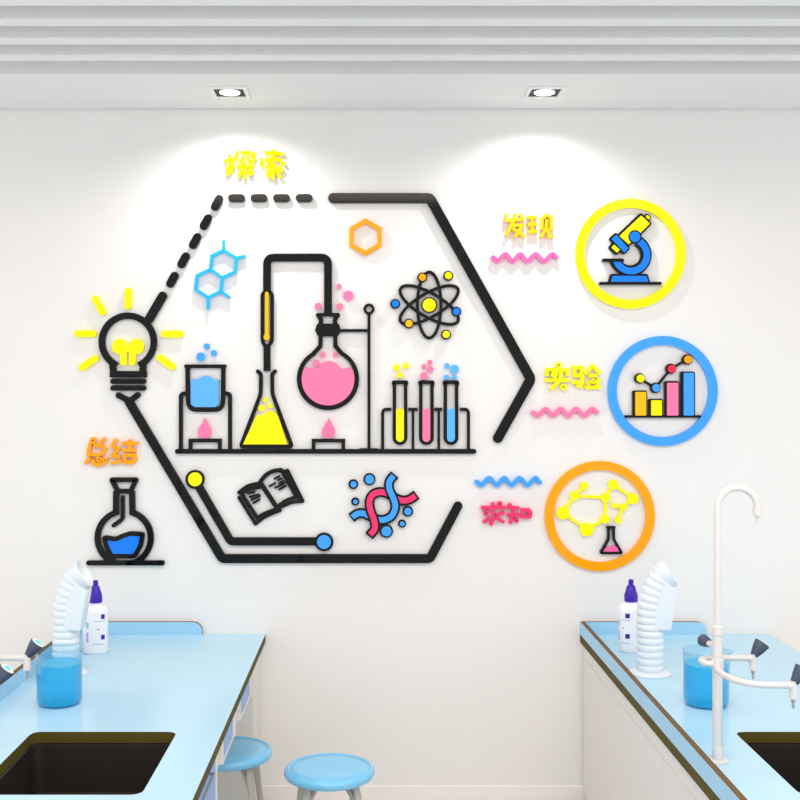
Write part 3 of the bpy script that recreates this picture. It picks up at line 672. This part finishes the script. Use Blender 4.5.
# ------------------------------------------------------------------ taps
def make_tap(x, y):
    t = thing('laboratory_tap', (x, y, TOP), 'white gooseneck laboratory tap with two side arms on the right bench', 'tap', 'white laboratory taps')
    bm = bmesh.new(); lathe(bm, [(.030, TOP), (.030, TOP+.006), (.024, TOP+.010), (.016, TOP+.010), (.016, TOP+.045), (.0145, TOP+.048)], x, y, 28); link('base_flange', bm, 'tapwhite', t, smooth=True)
    bm = bmesh.new(); lathe(bm, [(.0142, TOP+.045), (.0142, TOP+.375)], x, y, 28); link('lower_pole', bm, 'tapwhite', t, smooth=True)
    bm = bmesh.new(); lathe(bm, [(.0145, 1.14), (.0165, 1.142), (.0165, 1.166), (.013, 1.17)], x, y, 28); link('pole_collar', bm, 'tapwhite', t, smooth=True)
    r = .058; zt = 1.512
    P = [(x, y, 1.165), (x, y, 1.3), (x, y, zt-.02)] + [(x+r-r*math.cos(a), y, zt+r*math.sin(a)) for a in [PI*k/20 for k in range(21)]] + [(x+2*r, y, zt-.012)]
    bm = bmesh.new(); tube(bm, P, .0103, 20); sp = link('spout', bm, 'tapwhite', t, smooth=True, origin=(x, y, 1.165))
    bm = bmesh.new(); lathe(bm, [(.013, zt), (.0135, zt-.012), (.012, zt-.022), (.006, zt-.024), (.005, zt-.036), (.0035, zt-.037), (.003, zt-.046)], x+2*r, y, 20); link('spout_tip', bm, 'tapwhite', sp, smooth=True)
    za = 1.058
    bm = bmesh.new(); lathe(bm, [(.0145, za-.02), (.0175, za-.018), (.0175, za+.012), (.0145, za+.014)], x, y, 28); link('valve_collar', bm, 'tapwhite', t, smooth=True)
    def knob(c0, ax, par, L=.050, r0=.0105, r1=.0225):
        ax = Vector(ax).normalized(); u, v = frame_at(ax); bm = bmesh.new(); n = 40; rs = []
        for s_, rr in ((0, r0*.8), (.06, r0), (.5, (r0+r1)/2*1.05), (.93, r1), (1.0, r1*.97)):
            rs.append([Vector(c0)+ax*L*s_ + (u*math.cos(2*PI*i/n)+v*math.sin(2*PI*i/n))*rr*(1+(.035 if i % 4 < 2 and .1 < s_ < .99 else 0)) for i in range(n)])
        rings(bm, rs); k = link('knob', bm, 'knob', par, smooth=True)
        bm = bmesh.new(); rings(bm, [[Vector(c0)+ax*(L+h)+(u*math.cos(2*PI*i/32)+v*math.sin(2*PI*i/32))*rr for i in range(32)] for h, rr in ((0, r1*.9), (.0015, r1*.85))]); cp = link('knob_cap', bm, 'capring', k)
        bm = bmesh.new(); rings(bm, [[Vector(c0)+ax*(L+h)+(u*math.cos(2*PI*i/32)+v*math.sin(2*PI*i/32))*rr for i in range(32)] for h, rr in ((.0015, r1*.52), (.0025, r1*.5))]); link('cap_dot', bm, 'capcyan', cp)
        return k
    def arm(pts):
        P = smooth_path(pts, 8); e = Vector(pts[-1]); bm = bmesh.new(); tube(bm, P, .0088, 16); a = link('arm', bm, 'tapwhite', t, smooth=True)
        bm = bmesh.new(); tube(bm, [e+Vector((-.006, 0, 0)), e+Vector((.012, 0, 0))], .0105, 16); tube(bm, [e+Vector((.012, 0, .012)), e+Vector((.012, 0, -.036))], .0105, 16)
        link('elbow', bm, 'tapwhite', a, smooth=True)
        bm = bmesh.new(); lathe(bm, [(.006, e.z-.036), (.0055, e.z-.045), (.0035, e.z-.046), (.0035, e.z-.050), (.0045, e.z-.052), (.003, e.z-.062)], e.x+.012, e.y, 14); link('nozzle', bm, 'tapmetal', a, smooth=True)
        knob(e+Vector((.012, 0, .004)), (.6, .12, .78), a)
    arm([(x-.012, y-.01, za), (x-.036, y+.004, za), (x-.036, y+.036, za), (x-.01, y+.053, za+.002), (x+.03, y+.055, za+.002), (x+.111, y+.055, za+.002)])
    arm([(x-.004, y-.014, za+.004), (x-.02, y-.06, za+.002), (x-.024, y-.12, za), (x-.008, y-.19, za), (x+.035, y-.226, za), (x+.07, y-.232, za), (x+.118, y-.234, za)])
    bm = bmesh.new(); tube(bm, [(x, y+.012, 1.105), (x-.012, y+.05, 1.105)], .009, 14); vb = link('valve_body', bm, 'tapwhite', t, smooth=True)
    knob((x-.012, y+.047, 1.106), (-.3, .93, .1), vb, L=.03, r0=.013, r1=.018)
    return t, sp
tp = at(717.5, 762, TOP)
tap, _ = make_tap(tp.x, tp.y)
tap2 = copy_tree(tap); tap2.location = (-1.150, tp.y, TOP)
tap2['label'] = 'white laboratory tap on left bench, only its arms and dark knobs showing at photo edge'
for ch in tap2.children:
    if ch.name.startswith('spout'): ch.rotation_euler = (0, 0, PI*.9)

# ------------------------------------------------------------------ glass beakers
def make_beaker(x, y):
    t = thing('glass_beaker', (x, y, TOP), '', 'beaker', 'glass beakers of blue liquid')
    n = 64; bm = bmesh.new(); R = .077; hgt = .188
    prof = [(.055, 0), (.070, .001), (R-.001, .010), (R, .02), (R, .17), (R+.001, hgt-.006), (R+.005, hgt), (R+.003, hgt+.001), (R-.002, hgt-.006), (R-.0025, .02), (.068, .0045), (.03, .004)]
    rs = []
    for r, h in prof:
        ring_ = []
        for i in range(n):
            a = 2*PI*i/n; d = abs(((a-PI+PI) % (2*PI))-PI); k = max(0, 1-d/.32)**1.5 * max(0, (h-.165)/.022)*.014 if r > .06 else 0
            rr = r+k; ring_.append(Vector((x+rr*math.cos(a), y+rr*math.sin(a), TOP+h)))
        rs.append(ring_)
    rings(bm, rs); link('glass_wall', bm, 'glass', t, smooth=True, origin=(x, y, TOP))
    bm = bmesh.new(); lathe(bm, [(.066, TOP+.0055), (R-.004, TOP+.02), (R-.004, TOP+.142)], x, y, 64); link('blue_liquid', bm, 'liquid', t, smooth=True, origin=(x, y, TOP))
    return t
b = at(59.5, 703.5, TOP); bk = make_beaker(b.x, b.y); bk['label'] = 'glass beaker of bright blue liquid on the left bench behind the sink'
b = at(706, 704.5, TOP); bk2 = copy_tree(bk); bk2.location = (b.x, b.y, TOP); bk2.rotation_euler = (0, 0, PI*.98)
bk2['label'] = 'glass beaker of blue liquid on the right bench behind the white tap'

# ------------------------------------------------------------------ corrugated fume hoses
def make_hose(x, y):
    t = thing('corrugated_extraction_hose', (x, y, TOP), '', 'extraction hose', 'white corrugated hoses')
    bm = bmesh.new(); lathe(bm, [(.079, TOP), (.080, TOP+.004), (.072, TOP+.010), (.05, TOP+.014)], x, y, 48); link('base_flange', bm, 'plastic', t, smooth=True)
    # centre line: straight, then leaning over to +x
    ctrl = [(0, 0, .01), (0, 0, .09), (.0, 0, .17), (.0, 0, .235), (.009, 0, .29), (.026, 0, .335), (.046, 0, .370)]
    P = smooth_path([(x+a, y+b_, TOP+c_) for a, b_, c_ in ctrl], 24)
    ds = [0]
    for i in range(1, len(P)): ds.append(ds[-1]+(P[i]-P[i-1]).length)
    rad = [.0455 + .0055*abs(math.sin(PI*s/.0262))**.6 for s in ds]
    bm = bmesh.new(); tube(bm, P, .05, 40, radii=rad); link('corrugated_tube', bm, 'plastic', t, smooth=True)
    e = P[-1]; ax = (P[-1]-P[-6]).normalized(); ax = Vector((.86, 0, .51)); u, v = frame_at(ax)
    def rg(h, r, c0=e): return [c0+ax*h+(u*math.cos(2*PI*i/40)+v*math.sin(2*PI*i/40))*r for i in range(40)]
    bm = bmesh.new(); rings(bm, [rg(-.022, .040), rg(-.008, .050), rg(.020, .055), rg(.028, .057), rg(.030, .055), rg(.024, .050), rg(.006, .045)]); link('mouth', bm, 'plastic', t, smooth=True)
    # smooth inner gusset on the leaning side
    bm = bmesh.new(); prof = [(.004, .178), (.067, .174), (.092, .322), (.050, .360), (.016, .295)]
    prism(bm, [[(x+a, TOP+b_) for a, b_ in prof]], lambda u_, v_, h: (u_, h, v_), y-.050, y+.030)
    link('smooth_side_panel', bm, 'plastic', t, bevel=.004)
    return t
b = at(650, 673.5, TOP); h1 = make_hose(b.x, b.y); h1['label'] = 'white ribbed hose leaning right on a round foot, right bench'
b2 = at(66, 674, TOP); h2 = copy_tree(h1); h2.location = (b2.x, b2.y, TOP); h2['label'] = 'white ribbed hose leaning right behind the beaker, left bench'

# ------------------------------------------------------------------ squeeze bottles
def make_bottle(x, y, rot, label, off=0.0):
    t = thing('squeeze_bottle', (x, y, TOP), label, 'bottle', 'white bottles with purple caps')
    def ov(h, k): # rounded oval section
        out = []
        for i in range(48):
            a = 2*PI*i/48; c_, s_ = math.cos(a), math.sin(a)
            e = 0.75; cx = .052*math.copysign(abs(c_)**e, c_)*k; cy = .040*math.copysign(abs(s_)**e, s_)*k
            out.append(Vector((x+cx, y+cy, TOP+h)))
        return out
    bm = bmesh.new(); rings(bm, [ov(0, .9), ov(.004, .97), ov(.01, 1), ov(.168, 1), ov(.182, .96), ov(.193, .84), ov(.200, .58)])
    lathe(bm, [(.024, TOP+.196), (.024, TOP+.210)], x, y, 24); link('bottle_body', bm, 'bottlewhite', t, smooth=True, origin=(x, y, TOP))
    bm = bmesh.new(); lathe(bm, [(.0275, TOP+.207), (.028, TOP+.232), (.022, TOP+.252), (.016, TOP+.272), (.010, TOP+.276), (.011, TOP+.284), (.010, TOP+.296), (.006, TOP+.298)], x, y, 28); link('purple_cap', bm, 'purple', t, smooth=True, origin=(x, y, TOP))
    # printed label blocks, on the front of the body
    def patch(name, a0, a1, z0, z1, m_):
        bm = bmesh.new(); n = 6; rows = []
        for k in (0, 1):
            row = []
            for i in range(n+1):
                a = a0+(a1-a0)*i/n; c_, s_ = math.cos(a), math.sin(a); e = .75
                q = Vector((.052*math.copysign(abs(c_)**e, c_), .040*math.copysign(abs(s_)**e, s_), 0)); q *= 1.0+(.014 if k else -.02)
                row.append(q)
            rows.append(row)
        V = [[[bm.verts.new((x+q.x, y+q.y, TOP+zz)) for q in row] for zz in (z0, z1)] for row in rows]
        for k in (0, 1):
            for i in range(n): bm.faces.new([V[k][0][i], V[k][0][i+1], V[k][1][i+1], V[k][1][i]])
        for i in range(n):
            for j in (0, 1): bm.faces.new([V[0][j][i], V[0][j][i+1], V[1][j][i+1], V[1][j][i]])
        for i in (0, n): bm.faces.new([V[0][0][i], V[0][1][i], V[1][1][i], V[1][0][i]])
        link(name, bm, m_, t, origin=(x, y, TOP))
    F = -PI/2
    for base, s_ in ((F+.15+off, 1), (F-2.0+off, 1)):
        patch('purple_block', base+.25, base+.62, .144, .163, 'purple'); patch('purple_block', base+.25, base+.62, .060, .079, 'purple')
        patch('lilac_line', base-.2, base+.65, .134, .1365, 'lilac'); patch('lilac_line', base-.2, base+.65, .040, .0425, 'lilac')
        patch('teal_block', base-.75, base-.5, .105, .132, 'teal'); patch('lilac_block', base-.72, base-.52, .05, .09, 'lilac')
        patch('red_mark', base-.05, base+.15, .100, .103, 'red')
    t.rotation_euler = (0, 0, rot); return t
b = at(95.5, 652.2, TOP); make_bottle(b.x, b.y, 0.15, 'white squeeze bottle with purple cap, beside the hose on left bench')
b = at(631, 651, TOP); make_bottle(b.x, b.y, 0.0, 'white squeeze bottle with purple cap, behind the hose on right bench', 1.2)
